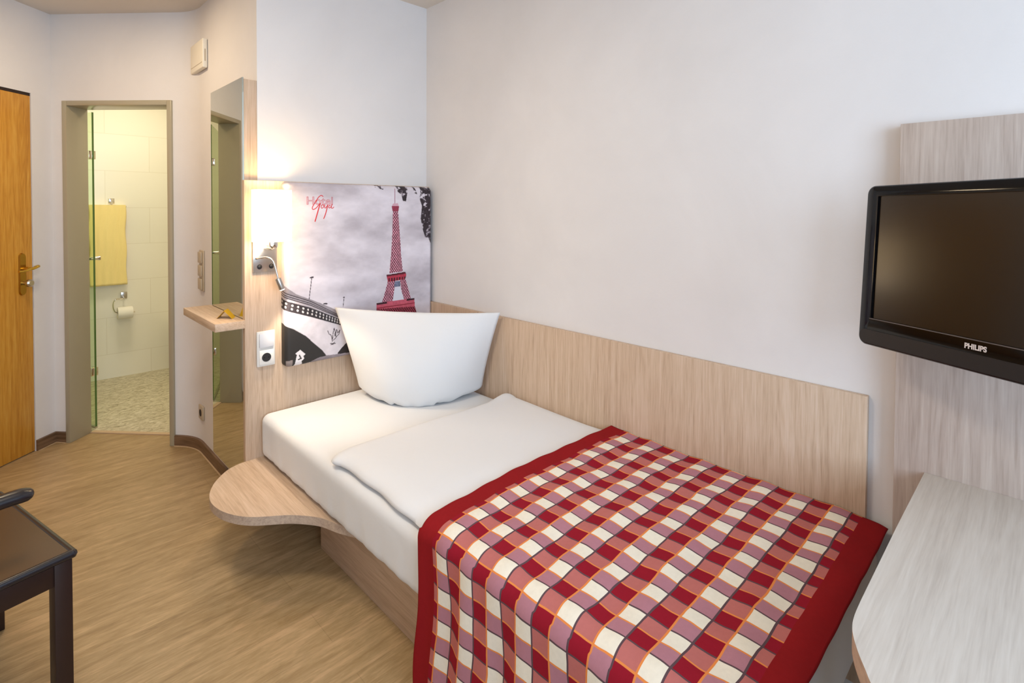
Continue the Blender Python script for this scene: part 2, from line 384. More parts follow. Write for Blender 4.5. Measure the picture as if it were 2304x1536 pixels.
# ------------------------------------------------------------------ bathroom things
gp = thing('glass_shower_panel', 'clear glass panel with green edge and chrome clamps inside bathroom doorway', 'glass panel', (.457, 4.199, 0))
gd = Vector((-.40, 1, 0)).normalized(); GM = Matrix.Translation((.457, 4.199, 0)) @ facing((0, 0, 1), gd).to_4x4()   # local y along the pane
bm = bmesh.new(); bx(bm, -.004, .004, .004, .62, .012, 1.985)
bm.transform(GM); obj('glass_pane', bm, M['glass'], gp)
bm = bmesh.new(); bx(bm, -.0045, .0045, 0, .004, .012, 1.985); bm.transform(GM); e_ = obj('pane_edge', bm, M['glass_edge'], gp); e_['label'] = 'dark green polished glass edge'
for z in (1.72, .36):
    bm = bmesh.new(); bx(bm, -.022, .016, .002, .05, z-.026, z+.026, .003); bm.transform(GM); obj('clamp', bm, M['chrome'], gp)
bm = bmesh.new(); tube(bm, [(-.045, .03, 1.07), (-.03, .03, 1.07), (.03, .03, 1.07), (.045, .03, 1.07)], [.014, .010, .010, .014], 14); bm.transform(GM); obj('knob', bm, M['chrome'], gp)
bm = bmesh.new(); bx(bm, -.006, .006, .0, .62, .002, .012); bm.transform(GM); obj('floor_seal', bm, M['steel'], gp)

tw = thing('bath_towel', 'yellow terry towel hanging on the tiled bathroom wall', 'towel', (.67, 5.31, 1.41))
bm = bmesh.new(); nx, nz = 24, 40; gr = []
for side in (0, 1):
    for j in range(nz+1):
        z = 1.412 - .648*j/nz if side == 0 else 1.412 - .60*j/nz
        gr.append([bm.verts.new((.545 + .238*i/nx + .004*math.sin(j*.35), (5.296 if side == 0 else 5.334) + .0035*math.sin(i*1.3+j*.12) + (.010*min(1, (nz-j)/nz) if side else -.004*j/nz), z)) for i in range(nx+1)])
for j in range(nz): 
    for i in range(nx): bm.faces.new((gr[j][i], gr[j][i+1], gr[j+1][i+1], gr[j+1][i]))
for j in range(nz):
    for i in range(nx): a = nz+1+j; bm.faces.new((gr[a][i], gr[a+1][i], gr[a+1][i+1], gr[a][i+1]))
for i in range(nx): bm.faces.new((gr[0][i+1], gr[0][i], gr[nz+1][i], gr[nz+1][i+1]))
o = obj('towel_cloth', bm, M['towel'], tw); sm = o.modifiers.new('thick', 'SOLIDIFY'); sm.thickness = .006
tr_ = thing('towel_rail', 'small chrome hook plate holding the yellow bathroom towel', 'towel rail', (.70, 5.345, 1.44))
bm = bmesh.new(); bx(bm, .675, .715, 5.337, 5.345, 1.425, 1.465, .003); obj('wall_plate', bm, M['chrome'], tr_)
bm = bmesh.new(); tube(bm, [(.695, 5.34, 1.44), (.695, 5.325, 1.437), (.695, 5.318, 1.415)], .005); tube(bm, [(.54, 5.316, 1.400), (.79, 5.316, 1.400)], .004); obj('rail', bm, M['chrome'], tr_)

tp = thing('toilet_roll_holder', 'chrome toilet roll holder on the bathroom wall below the yellow towel', 'toilet roll holder', (.77, 5.345, .67))
bm = bmesh.new(); bx(bm, .748, .792, 5.337, 5.345, .642, .697, .003); obj('wall_plate', bm, M['steel'], tp)
bm = bmesh.new(); tube(bm, smoothline([(.765, 5.34, .655), (.765, 5.30, .65), (.74, 5.285, .65), (.705, 5.28, .645), (.690, 5.28, .61), (.695, 5.28, .565), (.715, 5.28, .537), (.75, 5.28, .535), (.835, 5.28, .535)], 5), .005, 8); obj('roll_bar', bm, M['chrome'], tp)
bm = bmesh.new(); lathe(bm, [(.020, -.05), (.046, -.05), (.048, -.046), (.048, .046), (.046, .05), (.020, .05), (.020, -.05)], 32, Matrix.Translation((.768, 5.28, .535)) @ Matrix.Rotation(R(90), 4, 'Y'), (False, False))
tag(obj('toilet_roll', bm, M['paper'], loc=(.768, 5.28, .535)), 'white toilet roll hanging on the chrome holder in bathroom', 'toilet roll')

# wall hung toilet mostly hidden behind the right jamb
tl = thing('toilet', 'white toilet rim just peeking past the right side of bathroom doorway', 'toilet', (1.225, 5.345, .3))
bm = bmesh.new(); rings = []
for (zz, sx_, l0, l1) in ((.10, .08, 5.15, 5.34), (.16, .11, 5.02, 5.345), (.26, .15, 4.86, 5.345), (.34, .175, 4.82, 5.345), (.385, .18, 4.81, 5.345)):
    ring = []
    for k in range(24):
        a = 2*math.pi*k/24; x = sx_*math.cos(a); y = math.sin(a)
        cy_ = (l0+l1)/2; hy = (l1-l0)/2
        ring.append(bm.verts.new((1.225 + x, cy_ + hy*max(-1, min(1, y*1.0)), zz)))
    rings.append(ring)
for a, b_ in zip(rings, rings[1:]):
    for k in range(24): bm.faces.new((a[k], a[(k+1) % 24], b_[(k+1) % 24], b_[k]))
bm.faces.new(rings[0][::-1]); bm.faces.new(rings[-1]); obj('bowl', bm, M['ceramic'], tl, smooth=60)
bm = bmesh.new(); pts = [(1.225 + .186*math.cos(2*math.pi*k/32), 5.065 + .262*math.sin(2*math.pi*k/32)) for k in range(32)]
prism(bm, pts, .387, .412, .006); obj('seat_lid', bm, M['ceramic'], tl, smooth=60)

# ------------------------------------------------------------------ mirror wall
mr = thing('wall_mirror', 'tall frameless mirror on a wooden backing board by the bathroom doorway', 'mirror', (.82, 2.72, .16))
bm = bmesh.new(); bx(bm, .795, XH, 2.492, 2.945, .17, 1.962, .001); obj('backing_board', bm, M['oak_v'], mr)
bm = bmesh.new(); bx(bm, .7885, .7945, 2.4915, 2.957, .162, 1.968); obj('mirror_glass', bm, M['mirror'], mr)
sh = thing('mirror_shelf', 'small light wooden shelf projecting from the tall mirror', 'shelf', (.727, 2.7, .87))
bm = bmesh.new(); bx(bm, .666, .7860, 2.46, 2.975, .870, .905, .0015); obj('board', bm, [M['oak_y']], sh)
# folded card on the shelf
A1 = Vector((.705, 2.582, .9052)); A2 = Vector((.7355, 2.629, .9052)); B1 = Vector((.754, 2.528, .9052)); B2 = Vector((.780, 2.573, .9052)); R1 = Vector((.727, 2.553, .942)); R2 = Vector((.757, 2.600, .942))
bm = bmesh.new()
def slab(bm, q, th):
    q = [Vector(v) for v in q]; n = (q[1]-q[0]).cross(q[2]-q[0]).normalized()*th
    a = [bm.verts.new(v) for v in q]; b_ = [bm.verts.new(v+n) for v in q]
    bm.faces.new(a[::-1]); bm.faces.new(b_)
    for k in range(4): bm.faces.new((a[k], a[(k+1) % 4], b_[(k+1) % 4], b_[k]))
slab(bm, (A1, A2, R2, R1), .0008); slab(bm, (R1, R2, B2, B1), .0008)
tag(obj('folded_card', bm, M['card'], loc=(.73, 2.57, .906), smooth=0), 'small golden folded card standing on the mirror shelf', 'card')

# light switches and low socket on the hall wall
sw = thing('light_switch', 'beige triple light switch on the hall wall beside the tall mirror', 'light switch', (XH, 3.36, 1.04))
bm = bmesh.new(); bx(bm, XH-.009, XH, 3.32, 3.402, .925, 1.155, .004); obj('switch_plate', bm, M['beige_plastic'], sw)
for z in (1.115, 1.040, .965):
    bm = bmesh.new(); vs = bx(bm, XH-.019, XH-.009, 3.330, 3.392, z-.031, z+.031, .003)
    obj('rocker', bm, M['beige_plastic'], sw)
so = thing('wall_socket', 'beige single socket low on the hall wall near the baseboard', 'socket', (XH, 3.385, .225))
bm = bmesh.new(); bx(bm, XH-.012, XH, 3.345, 3.425, .185, .265, .004); obj('socket_plate', bm, M['beige_plastic'], so)
bm = bmesh.new(); lathe(bm, [(.020, -.003), (.020, .001)], 24, Matrix.Translation((XH-.0125, 3.385, .225)) @ Matrix.Rotation(R(-90), 4, 'Y')); obj('socket_hole', bm, M['dark'], so)
bc = thing('wall_box', 'white plastic box mounted high on the hall wall above the mirror', 'wall box', (XH, 3.25, 2.22))
bm = bmesh.new(); bx(bm, XH-.027, XH-.003, 3.228, 3.470, 2.155, 2.312, .005, 3); bx(bm, XH-.003, XH, 3.24, 3.36, 2.17, 2.30); obj('cover', bm, M['cream_plastic'], bc)
bm = bmesh.new(); bx(bm, XH-.0278, XH-.0268, 3.238, 3.46, 2.183, 2.186); bx(bm, XH-.018, XH-.012, 3.2272, 3.229, 2.19, 2.255); o = obj('cover_seam', bm, M['beige_plastic'], bc)

# ------------------------------------------------------------------ headboard with lamp, socket, picture
hb = thing('headboard', 'light oak headboard panel behind the pillow with lamp and socket', 'headboard', (1.27, 2.475, 0))
bm = bmesh.new(); bx(bm, .784, XW-.002, 2.46, YH-.001, .005, 1.518, .0015); obj('panel', bm, M['oak_v'], hb)
sp_ = thing('bed_side_panel', 'long light oak wall panel running beside the bed', 'wall panel', (XW-.01, 1.4, .28))
bm = bmesh.new(); bx(bm, XW-.021, XW-.001, .352, 2.459, .05, .878, .0012); obj('panel', bm, M['oak_v'], sp_)

# picture board with printed photo (front wraps round the edges)
ART = dict(
    deck=[(-2,371),(50,330),(106,304),(164,276),(246,232),(347,174),(347,123),(266,161),(115,225),(1,264)],
    decktop=[(-40,380),(-2,371),(50,330),(106,304),(164,276),(246,232),(347,174),(347,164),(266,201),(115,292),(-2,342),(-40,350)],
    face=[(-60,280),(-2,272),(115,225),(266,165),(347,123),(346,-70),(-60,-70)],
    archl=[(-60,205),(-14,198),(37,172),(90,134),(132,91),(169,54),(191,23),(151,18),(120,3),(60,-8),(40,-70),(-60,-70)],
    archr=[(246,23),(266,43),(299,71),(347,104),(381,-17),(266,8)],
    ground=[(120,9),(151,20),(194,23),(266,18),(416,9),(416,-76),(100,-76)],
    house=[(66,73),(90,48),(80,42),(84,29),(71,19),(77,3),(60,-14),(50,-60),(30,-60),(38,-3),(50,52),(43,60)],
    head=[(555,749),(584,752),(592,734),(588,710),(553,710),(548,734)],
    shaft=[(555,710),(586,710),(600,550),(604,482),(615,390),(534,387),(544,485),(550,565)],
    plat1=[(516,380),(631,387),(637,370),(631,348),(525,342)],
    plat1top=[(516,380),(631,387),(635,377),(518,371)],
    legl=[(524,344),(569,345),(561,284),(553,238),(489,236),(508,290)],
    legr=[(598,347),(631,349),(647,302),(667,238),(623,238),(608,286)],
    gap=[(569,310),(598,310),(608,286),(623,240),(553,239),(561,284)],
    beam=[(565,342),(598,342),(601,312),(563,312)],
    plat2=[(459,240),(688,241),(692,187),(458,209)],
    plat2top=[(459,240),(688,241),(689,230),(460,230)],
    under=[(458,210),(692,194),(708,143),(458,165)],
    leaf1=[(442,880),(505,880),(499,821),(486,822),(468,829),(446,830)],
    leaf2=[(569,880),(647,880),(643,806),(635,762),(615,765),(607,798),(584,811)],
    leaf3=[(671,880),(691,836),(706,801),(687,808)],
    leaf4=[(720,880),(880,880),(880,526),(796,533),(779,563),(758,568),(741,614),(729,669),(737,739),(720,780),(728,808)])
rng = np.random.RandomState(4)
def vnoise(x, y, seed):
    r = np.random.RandomState(seed).rand(64, 64)
    xi = np.floor(x).astype(int); yi = np.floor(y).astype(int); fx = x-xi; fy = y-yi
    fx = fx*fx*(3-2*fx); fy = fy*fy*(3-2*fy); g = lambda a, b_: r[a % 64, b_ % 64]
    return (g(xi, yi)*(1-fx)+g(xi+1, yi)*fx)*(1-fy)+(g(xi, yi+1)*(1-fx)+g(xi+1, yi+1)*fx)*fy
def fbm(x, y, s, o=5):
    v = 0; a = .5; t_ = 0
    for k in range(o): v = v+a*vnoise(x*2**k, y*2**k, s+k); t_ += a; a *= .55
    return v/t_
def inpoly(x, y, poly):
    c = np.zeros(x.shape, bool); n = len(poly)
    for i in range(n):
        x1, y1 = poly[i]; x2, y2 = poly[(i+1) % n]
        if y1 == y2: continue
        c ^= ((y1 > y) != (y2 > y)) & (x < (x2-x1)*(y-y1)/(y2-y1)+x1)
    return c
def seg(x, y, pl, w):
    c = np.zeros(x.shape, bool)
    for (x1, y1), (x2, y2) in zip(pl, pl[1:]):
        dx, dy = x2-x1, y2-y1; t_ = np.clip(((x-x1)*dx+(y-y1)*dy)/(dx*dx+dy*dy+1e-9), 0, 1)
        c |= (x-x1-t_*dx)**2+(y-y1-t_*dy)**2 < w*w
    return c
def paint(x, y):
    def C(h): return np.array(lin(h)[:3])
    n = fbm(x/230+.15*fbm(x/90, y/90, 50), y/120, 7, 6)
    e = lambda cx, cy, rx, ry: np.exp(-((x-cx)/rx)**2-((y-cy)/ry)**2)
    v = .64 + 1.15*(n-.5) - .20*e(360, 465, 170, 60) + .18*e(330, 560, 120, 50) - .16*e(300, 325, 220, 30) - .13*e(250, 860, 420, 70) - .10*e(700, 420, 100, 80) + .12*e(180, 380, 200, 30) - .08*e(760, 330, 90, 120)
    v = np.clip(v, .2, 1)[..., None]
    col = C('#86797f')*(1-v)+C('#f0e7ec')*v
    def put(mask, c):
        col[mask] = c if getattr(c, 'ndim', 1) == 1 else c[mask]
    P = lambda k: inpoly(x, y, ART[k])
    nf = fbm(x/9, y/9, 90, 3)[..., None]; nl = fbm(x/30, y/30, 70, 4)[..., None]
    # bridge
    put(P('face'), C('#cfc6ca')*(.85+.3*nl))
    put(P('decktop'), C('#a0969a')*(.75+.5*nl))
    yt = lambda off: 342+off-(x-(-2))*(178/349.)+ -18*np.sin(np.clip(x, 0, 349)/349*math.pi)*-1
    yb = np.interp(x, [-60, -2, 115, 266, 347], [360, 342, 292, 201, 164]); yc = np.interp(x, [-60, -2, 115, 266, 347], [322, 307, 261, 184, 149]); yd = np.interp(x, [-60, -2, 115, 266, 347], [275, 261, 218, 156, 120])
    ms = (x < 350)
    put(ms & (y < yb) & (y > yc), C('#b6acb0')*(.8+.4*nl))
    for k in (.05, .35, .62): put(ms & (np.abs(y-(yb*(1-k)+yc*k)) < 2.4), C('#473e42'))
    band = ms & (y < yc) & (y > yd); put(band, C('#2d282b')*(.7+.8*nf))
    per = 30-x*.045; ph = (x/per) % 1; q = (y-yd)/(yc-yd+1e-6)
    for q0 in (.72, .34): put(band & (((ph-.4-q0*.25) % 1-.5)**2*per**2+((q-q0)*(yc-yd))**2 < 26), C('#c9c2c0'))
    put(P('archl'), C('#2e2b29')); put(P('archr'), C('#2e2827'))
    put(P('ground'), C('#8f8488')*(.55+.9*nl)); put(P('archl') & (y < 30+.1*x) & (x > 0) & (x < 30), C('#8a7d78'))
    put(P('house'), C('#e3dcdc'))
    put(seg(x, y, [(57, 30), (70, 32), (62, 48)], 3), C('#3a3434'))
    # emblem on the pier
    for s_ in ([(198, 140), (204, 124), (214, 117), (219, 103), (221, 85)], [(221, 85), (224, 120), (230, 148), (236, 128), (233, 110)], [(236, 110), (243, 140), (249, 120), (259, 134), (256, 116), (240, 104)], [(211, 77), (236, 73), (214, 70), (233, 79)], [(226, 90), (240, 100), (236, 122)]): put(seg(x, y, s_, 1.7), C('#4a4246'))
    # lamp posts
    put(seg(x, y, [(108, 300), (121, 400)], 1.6), C('#4b4046')); put(seg(x, y, [(115, 401), (127, 402)], 3.5), C('#4b4046'))
    put(seg(x, y, [(277, 245), (281, 289)], 1.4), C('#4b4046')); put(seg(x, y, [(279, 290), (283, 290)], 3), C('#4b4046')); put(seg(x, y, [(180, 272), (194, 270)], 3.2), C('#3b3236'))
    # tower
    lat = ((x*1.3+y) % 17 < 6.5) | ((x*1.3-y) % 17 < 6.5); lat = lat[..., None]
    dk = C('#70293c'); pk = C('#dda6b2'); tw_ = np.where(lat, dk*(.6+.9*nf), pk*(.6+.8*nf))
    put(seg(x, y, [(567, 827), (567, 751)], 1.8), C('#a06a78')); put(P('shaft') | P('legl') | P('legr'), tw_)
    put(P('beam'), C('#6d7186')*(.5+1.0*nf)); put(P('gap'), C('#dad6de'))
    put(P('head'), C('#8e3448')*(.6+.9*nf)); put(P('head') & (y > 736), C('#cfa2ae'))
    put(P('plat1'), C('#b83a4c')*(.7+.5*nf)); put(P('plat1') & (y < 362) & ((x % 16) < 9), C('#4a1822')); put(P('plat1top'), C('#541a24'))
    put(P('plat2'), C('#c65a6a')*(.75+.5*nf)); put(P('plat2') & (np.abs(y-214) < 2.2), C('#8a1c2e')); put(P('plat2top') & ((x < 520) | (x > 640)), C('#3c1c24'))
    put(P('under'), np.where(lat, C('#4a1620')*(1+0*nf), C('#b44a5c')*(.7+.6*nf)))
    # foliage
    nn = fbm(x/16, y/16, 33, 4)
    for k, th in (('leaf1', .5), ('leaf2', .40), ('leaf3', .40), ('leaf4', .34)):
        m_ = P(k) & (nn > th+.05); put(m_, C('#2f262a')*(.5+1.6*nf)+0*nl)
        put(P(k) & (nn > th) & (nn < th+.06), C('#8c8088'))
    return col

PX0, PZ0, PW, PH, PY = .94, .672, .805, .842, 2.41
pc = thing('picture_panel', 'printed canvas with a red lattice tower and grey bridge above the pillow', 'picture', (PX0+PW/2, 2.44, PZ0))
def picture():
    r = .022; ex = r*math.pi/2+.026; st = .0019; nx = int((PW+2*ex-2*r)/st); nz = int((PH+2*ex-2*r)/st)
    gx = np.linspace(-ex+r, PW+ex-r, nx+1); gz = np.linspace(-ex+r, PH+ex-r, nz+1); X, Z = np.meshgrid(gx, gz)
    qx = np.clip(X, r, PW-r); qz = np.clip(Z, r, PH-r); dx = X-qx; dz = Z-qz; L = np.hypot(dx, dz); Ls = np.maximum(L, 1e-9)
    out = np.where(L < r*math.pi/2, r*np.sin(np.minimum(L, r*math.pi/2)/r), r)
    dep = np.where(L < r*math.pi/2, r*(1-np.cos(np.minimum(L, r*math.pi/2)/r)), r+L-r*math.pi/2); dep = np.minimum(dep, .0475)
    px = qx+dx/Ls*out; pz = qz+dz/Ls*out
    co = np.stack([px-PW/2, dep+PY-2.44, pz], -1).reshape(-1, 3)
    idx = np.arange((nx+1)*(nz+1)).reshape(nz+1, nx+1)
    f = np.stack([idx[:-1, :-1], idx[:-1, 1:], idx[1:, 1:], idx[1:, :-1]], -1).reshape(-1, 4)
    me = bpy.data.meshes.new('canvas'); me.vertices.add(len(co)); me.vertices.foreach_set('co', co.astype('f').ravel())
    me.loops.add(f.size); me.loops.foreach_set('vertex_index', f.astype('i').ravel())
    me.polygons.add(len(f)); me.polygons.foreach_set('loop_start', np.arange(0, f.size, 4, dtype='i')); me.update(calc_edges=True)
    me.polygons.foreach_set('use_smooth', [True]*len(f))
    c = paint(X*1000, Z*1000).reshape(-1, 3); c = np.clip(c, 0, 1); ca = me.color_attributes.new('print', 'FLOAT_COLOR', 'POINT')
    ca.data.foreach_set('color', np.concatenate([c, np.ones((len(c), 1))], 1).astype('f').ravel())
    mt = mat('printed_canvas', '#ffffff', .5, spec=.3); t = NT(mt); at = t.n('ShaderNodeAttribute', attribute_name='print'); t.l(at.outputs[0], t.b.inputs['Base Color'])
    me.materials.append(mt); o = bpy.data.objects.new('canvas', me); COL.objects.link(o); o.parent = pc
    bm = bmesh.new(); bx(bm, -PW/2+.012, PW/2-.012, PY-2.44+.028, .0195, .012, PH-.012); obj('backing_board', bm, M['tv_matte'], pc, local=True)
picture()
def text_mesh(name, body, size, mt, parent, T, outline=0, extrude=0, bold=0):
    cu = bpy.data.curves.new(name, 'FONT'); cu.body = body; cu.size = size
    if outline: cu.fill_mode = 'NONE'; cu.bevel_depth = outline; cu.bevel_resolution = 0
    else: cu.extrude = extrude; cu.offset = bold
    o = bpy.data.objects.new(name, cu); COL.objects.link(o); bpy.context.view_layer.update()
    me = bpy.data.meshes.new_from_object(o.evaluated_get(bpy.context.evaluated_depsgraph_get())); bpy.data.objects.remove(o)
    me.transform(T); me.materials.clear(); me.materials.append(mt); r = bpy.data.objects.new(name, me); COL.objects.link(r); r.parent = parent; return r
RX = Matrix.Rotation(R(90), 4, 'X')
lx = PX0-(PX0+PW/2)
o = text_mesh('outlined_lettering', 'Hotel', .052, M['red_print'], pc, Matrix.Translation((lx+.095, PY-2.44-.0006, .741)) @ RX @ Matrix.Diagonal((1.10, 1, 1, 1)), outline=.0007)
o['label'] = 'red outlined letters'
bm = bmesh.new()
for st, w in (([(177,778),(169,784),(156,777),(142,756),(130,738),(124,724),(130,718),(144,726),(156,740),(164,747)], 2.2), ([(164,747),(158,732),(150,705),(143,681),(137,661)], 3.0), ([(167,734),(172,740),(179,739),(179,730),(171,724),(167,729),(169,737)], 1.9), ([(185,740),(184,728),(190,726),(200,741)], 2.0), ([(200,741),(195,720),(187,693),(179,674)], 2.6), ([(214,738),(207,736),(204,728),(210,726),(218,735),(222,744),(217,728),(223,724),(231,731)], 2.0)):
    tube(bm, smoothline([(lx+a/1000, PY-2.44-.0004, b_/1000) for a, b_ in st], 5), w/1000*.9, 6)
for v in bm.verts: v.co.y = (PY-2.44-.0004)+(v.co.y-(PY-2.44-.0004))*.25
o = obj('script_lettering', bm, M['red_print'], pc, local=True); o['label'] = 'red handwritten script letters'

# switch and socket block on the headboard
ds = thing('bedside_socket', 'white switch and power socket plate on the headboard beside the picture', 'socket', (.868, 2.46, .77))
bm = bmesh.new(); bx(bm, .829, .908, 2.447, 2.4595, .69, .848, .005, 3); obj('plate', bm, M['white_plastic'], ds)
bm = bmesh.new(); bx(bm, .838, .900, 2.440, 2.447, .776, .838, .002); obj('switch_rocker', bm, mat('pale_grey_rocker', '#d2d0d2', .35), ds)
bm = bmesh.new(); bx(bm, .838, .900, 2.443, 2.447, .699, .764, .002); so_ = obj('socket_insert', bm, M['white_plastic'], ds)
bm = bmesh.new(); lathe(bm, [(.0195, 0), (.0195, .0022)], 28, Matrix.Translation((.868, 2.4435, .731)) @ RX); obj('socket_well', bm, M['black_plastic'], so_)
bm = bmesh.new()
for dx in (-.0095, .0095): lathe(bm, [(.0027, 0), (.0027, .0006)], 12, Matrix.Translation((.868+dx, 2.4414, .731)) @ RX)
bm.transform(Matrix.Translation((0, 0, 0))); obj('pin_holes', bm, mat('pin_black', '#020202', .8), so_)

# wall lamp with shade and reading light
wl = thing('wall_lamp', 'lit cream shade wall lamp with flexible reading light on the headboard', 'wall lamp', (.866, 2.46, 1.17))
bm = bmesh.new(); bx(bm, .815, .918, 2.448, 2.4595, 1.112, 1.262, .001); obj('base_plate', bm, M['steel'], wl)
sc_ = (.866, 2.365)
bm = bmesh.new()
pr = []
for k in range(48):
    a = 2*math.pi*k/48; ca, sa = math.cos(a), math.sin(a)
    pr.append((sc_[0]+.080*math.copysign(abs(ca)**.85, ca), sc_[1]+.062*math.copysign(abs(sa)**.85, sa)))
for z0, z1 in ((1.252, 1.474),):
    A = [bm.verts.new((p[0], p[1], z0)) for p in pr]; B = [bm.verts.new((p[0], p[1], z1)) for p in pr]
    for k in range(48): bm.faces.new((A[k], A[(k+1) % 48], B[(k+1) % 48], B[k]))
o = obj('lamp_shade', bm, M['shade'], wl); s_ = o.modifiers.new('thick', 'SOLIDIFY'); s_.thickness = .002
bm = bmesh.new(); tube(bm, smoothline([(.866, 2.452, 1.222), (.868, 2.42, 1.218), (.872, 2.385, 1.219), (.872, 2.365, 1.235), (.872, 2.365, 1.262)], 6), .007, 12); lathe(bm, [(.016, 1.225), (.018, 1.232), (.018, 1.275), (.012, 1.29)], 20, Matrix.Translation((.872, 2.365, 0))); obj('shade_arm', bm, M['chrome'], wl)
bm = bmesh.new(); lathe(bm, [(.010, 1.29), (.020, 1.32), (.024, 1.36), (.018, 1.39), (.006, 1.40)], 20, Matrix.Translation((.872, 2.365, 0))); obj('bulb', bm, M['led'], wl)
for dx in (-.024, .027):
    bm = bmesh.new(); lathe(bm, [(.011, 0), (.011, .0008), (.0075, .001), (.0075, .006), (.006, .007)], 20, Matrix.Translation((.866+dx, 2.448, 1.136)) @ RX); obj('push_button', bm, M['black_plastic'], wl)
gk = smoothline([(.828, 2.449, 1.173), (.840, 2.42, 1.178), (.858, 2.395, 1.180), (.876, 2.385, 1.165), (.886, 2.38, 1.13), (.895, 2.376, 1.085)], 6)
bm = bmesh.new(); tube(bm, gk, .0042, 10); obj('flexible_arm', bm, M['chrome'], wl)
hd = Vector((.016, -.006, -.05)).normalized()
bm = bmesh.new(); lathe(bm, [(.006, 0), (.0125, .001), (.0130, .004), (.0130, .050), (.0125, .052)], 24, Matrix.Translation((.894, 2.376, 1.088)) @ hd.to_track_quat('Z', 'Y').to_matrix().to_4x4()); rh = obj('reading_head', bm, M['steel'], wl)
bm = bmesh.new(); lathe(bm, [(.0112, .0521), (.009, .056), (.0, .0565)], 20, Matrix.Translation((.894, 2.376, 1.088)) @ hd.to_track_quat('Z', 'Y').to_matrix().to_4x4(), (True, False)); obj('lens', bm, M['led'], rh)
point('wall_lamp_bulb_light', (.872, 2.365, 1.43), 1.5, (1.0, .78, .50), .02)
point('wall_lamp_lower_light', (.85, 2.345, 1.243), 1.5, (1.0, .80, .54), .03)
l = bpy.data.lights.new('reading_spot', 'SPOT'); l.energy = 7.5; l.color = (1, .87, .70); l.spot_size = R(95); l.spot_blend = .7; l.shadow_soft_size = .012
o = bpy.data.objects.new('reading_spot', l); COL.objects.link(o); o.location = Vector((.894, 2.376, 1.088)) + hd*.062; o.rotation_euler = hd.to_track_quat('-Z', 'Y').to_euler()

# ------------------------------------------------------------------ bed
bf = thing('bed', 'low light oak bed plinth standing on the floor under the mattress', 'bed', (1.34, 1.2, 0))
bm = bmesh.new(); bx(bm, .952, 1.738, .42, 2.085, .0, .262, .001); obj('plinth', bm, M['oak_y'], bf)
nsh = [(.782, 2.459), (.742, 2.452), (.696, 2.427), (.641, 2.368), (.606, 2.309), (.585, 2.250), (.579, 2.187), (.592, 2.110), (.624, 2.040), (.662, 1.994), (.708, 1.957), (.758, 1.918), (.802, 1.868), (.835, 1.815), (.860, 1.74), (.90, 1.66), (.951, 1.60)]
nsh = [tuple(p[:2]) for p in smoothline([(a, b_, 0) for a, b_ in nsh], 4)]
bm = bmesh.new(); prism(bm, nsh + [(.951, 2.459)], .252, .284, .0012)
nt_ = thing('bedside_shelf', 'rounded light wood shelf board projecting beside the mattress head', 'shelf', (.75, 2.15, .26))
bm.faces.ensure_lookup_table()
for f in bm.faces:
    f.normal_update()
    if abs(f.normal.z) < .3: f.material_index = 1
obj('board', bm, [M['oak_y'], M['oak_edge']], nt_)

def soft_box(x0, x1, y0, y1, z0, z1, r, st=.02, fn=None):
    """closed cushion-like slab with radius r on all edges"""
    bm = bmesh.new(); nx = max(4, int((x1-x0)/st)); ny = max(4, int((y1-y0)/st)); nz = max(4, int((z1-z0)/st))
    vs = {}
    def V(i, j, k):
        if (i, j, k) not in vs:
            p = Vector((x0+(x1-x0)*i/nx, y0+(y1-y0)*j/ny, z0+(z1-z0)*k/nz))
            rr = min(r, (z1-z0)/2)
            q = Vector((min(max(p.x, x0+r), x1-r), min(max(p.y, y0+r), y1-r), min(max(p.z, z0+rr), z1-rr)))
            d = p-q
            if d.length > 1e-6:
                e = Vector((d.x/r, d.y/r, d.z/rr)); mxn = max(abs(e.x), abs(e.y), abs(e.z)); e = e.normalized()*mxn
                p = q+Vector((e.x*r, e.y*r, e.z*rr))
            if fn: p = fn(p)
            vs[(i, j, k)] = bm.verts.new(p)
        return vs[(i, j, k)]
    for i in range(nx):
        for j in range(ny):
            bm.faces.new((V(i, j, 0), V(i, j+1, 0), V(i+1, j+1, 0), V(i+1, j, 0))); bm.faces.new((V(i, j, nz), V(i+1, j, nz), V(i+1, j+1, nz), V(i, j+1, nz)))
    for i in range(nx):
        for k in range(nz):
            bm.faces.new((V(i, 0, k), V(i+1, 0, k), V(i+1, 0, k+1), V(i, 0, k+1))); bm.faces.new((V(i, ny, k), V(i, ny, k+1), V(i+1, ny, k+1), V(i+1, ny, k)))
    for j in range(ny):
        for k in range(nz):
            bm.faces.new((V(0, j, k), V(0, j, k+1), V(0, j+1, k+1), V(0, j+1, k))); bm.faces.new((V(nx, j, k), V(nx, j+1, k), V(nx, j+1, k+1), V(nx, j, k+1)))
    return bm
def sheet_fn(p):
    # the side sags inwards a little towards the bottom edge and has faint pull folds low down
    if p.x < 1.0 and p.z < .42:
        k = (.42-p.z)/.14; p.x += .004*k+.0018*k*math.sin(p.y*41)+.0012*k*math.sin(p.y*97+1)
    return p
bm = soft_box(.843, 1.739, .315, 2.458, .285, .482, .036, .014, sheet_fn)
mt_ = thing('mattress', 'white sheeted mattress on the light oak bed base', 'mattress', (1.3, 1.4, .285))
obj('fitted_sheet', bm, M['sheet'], mt_, smooth=70)

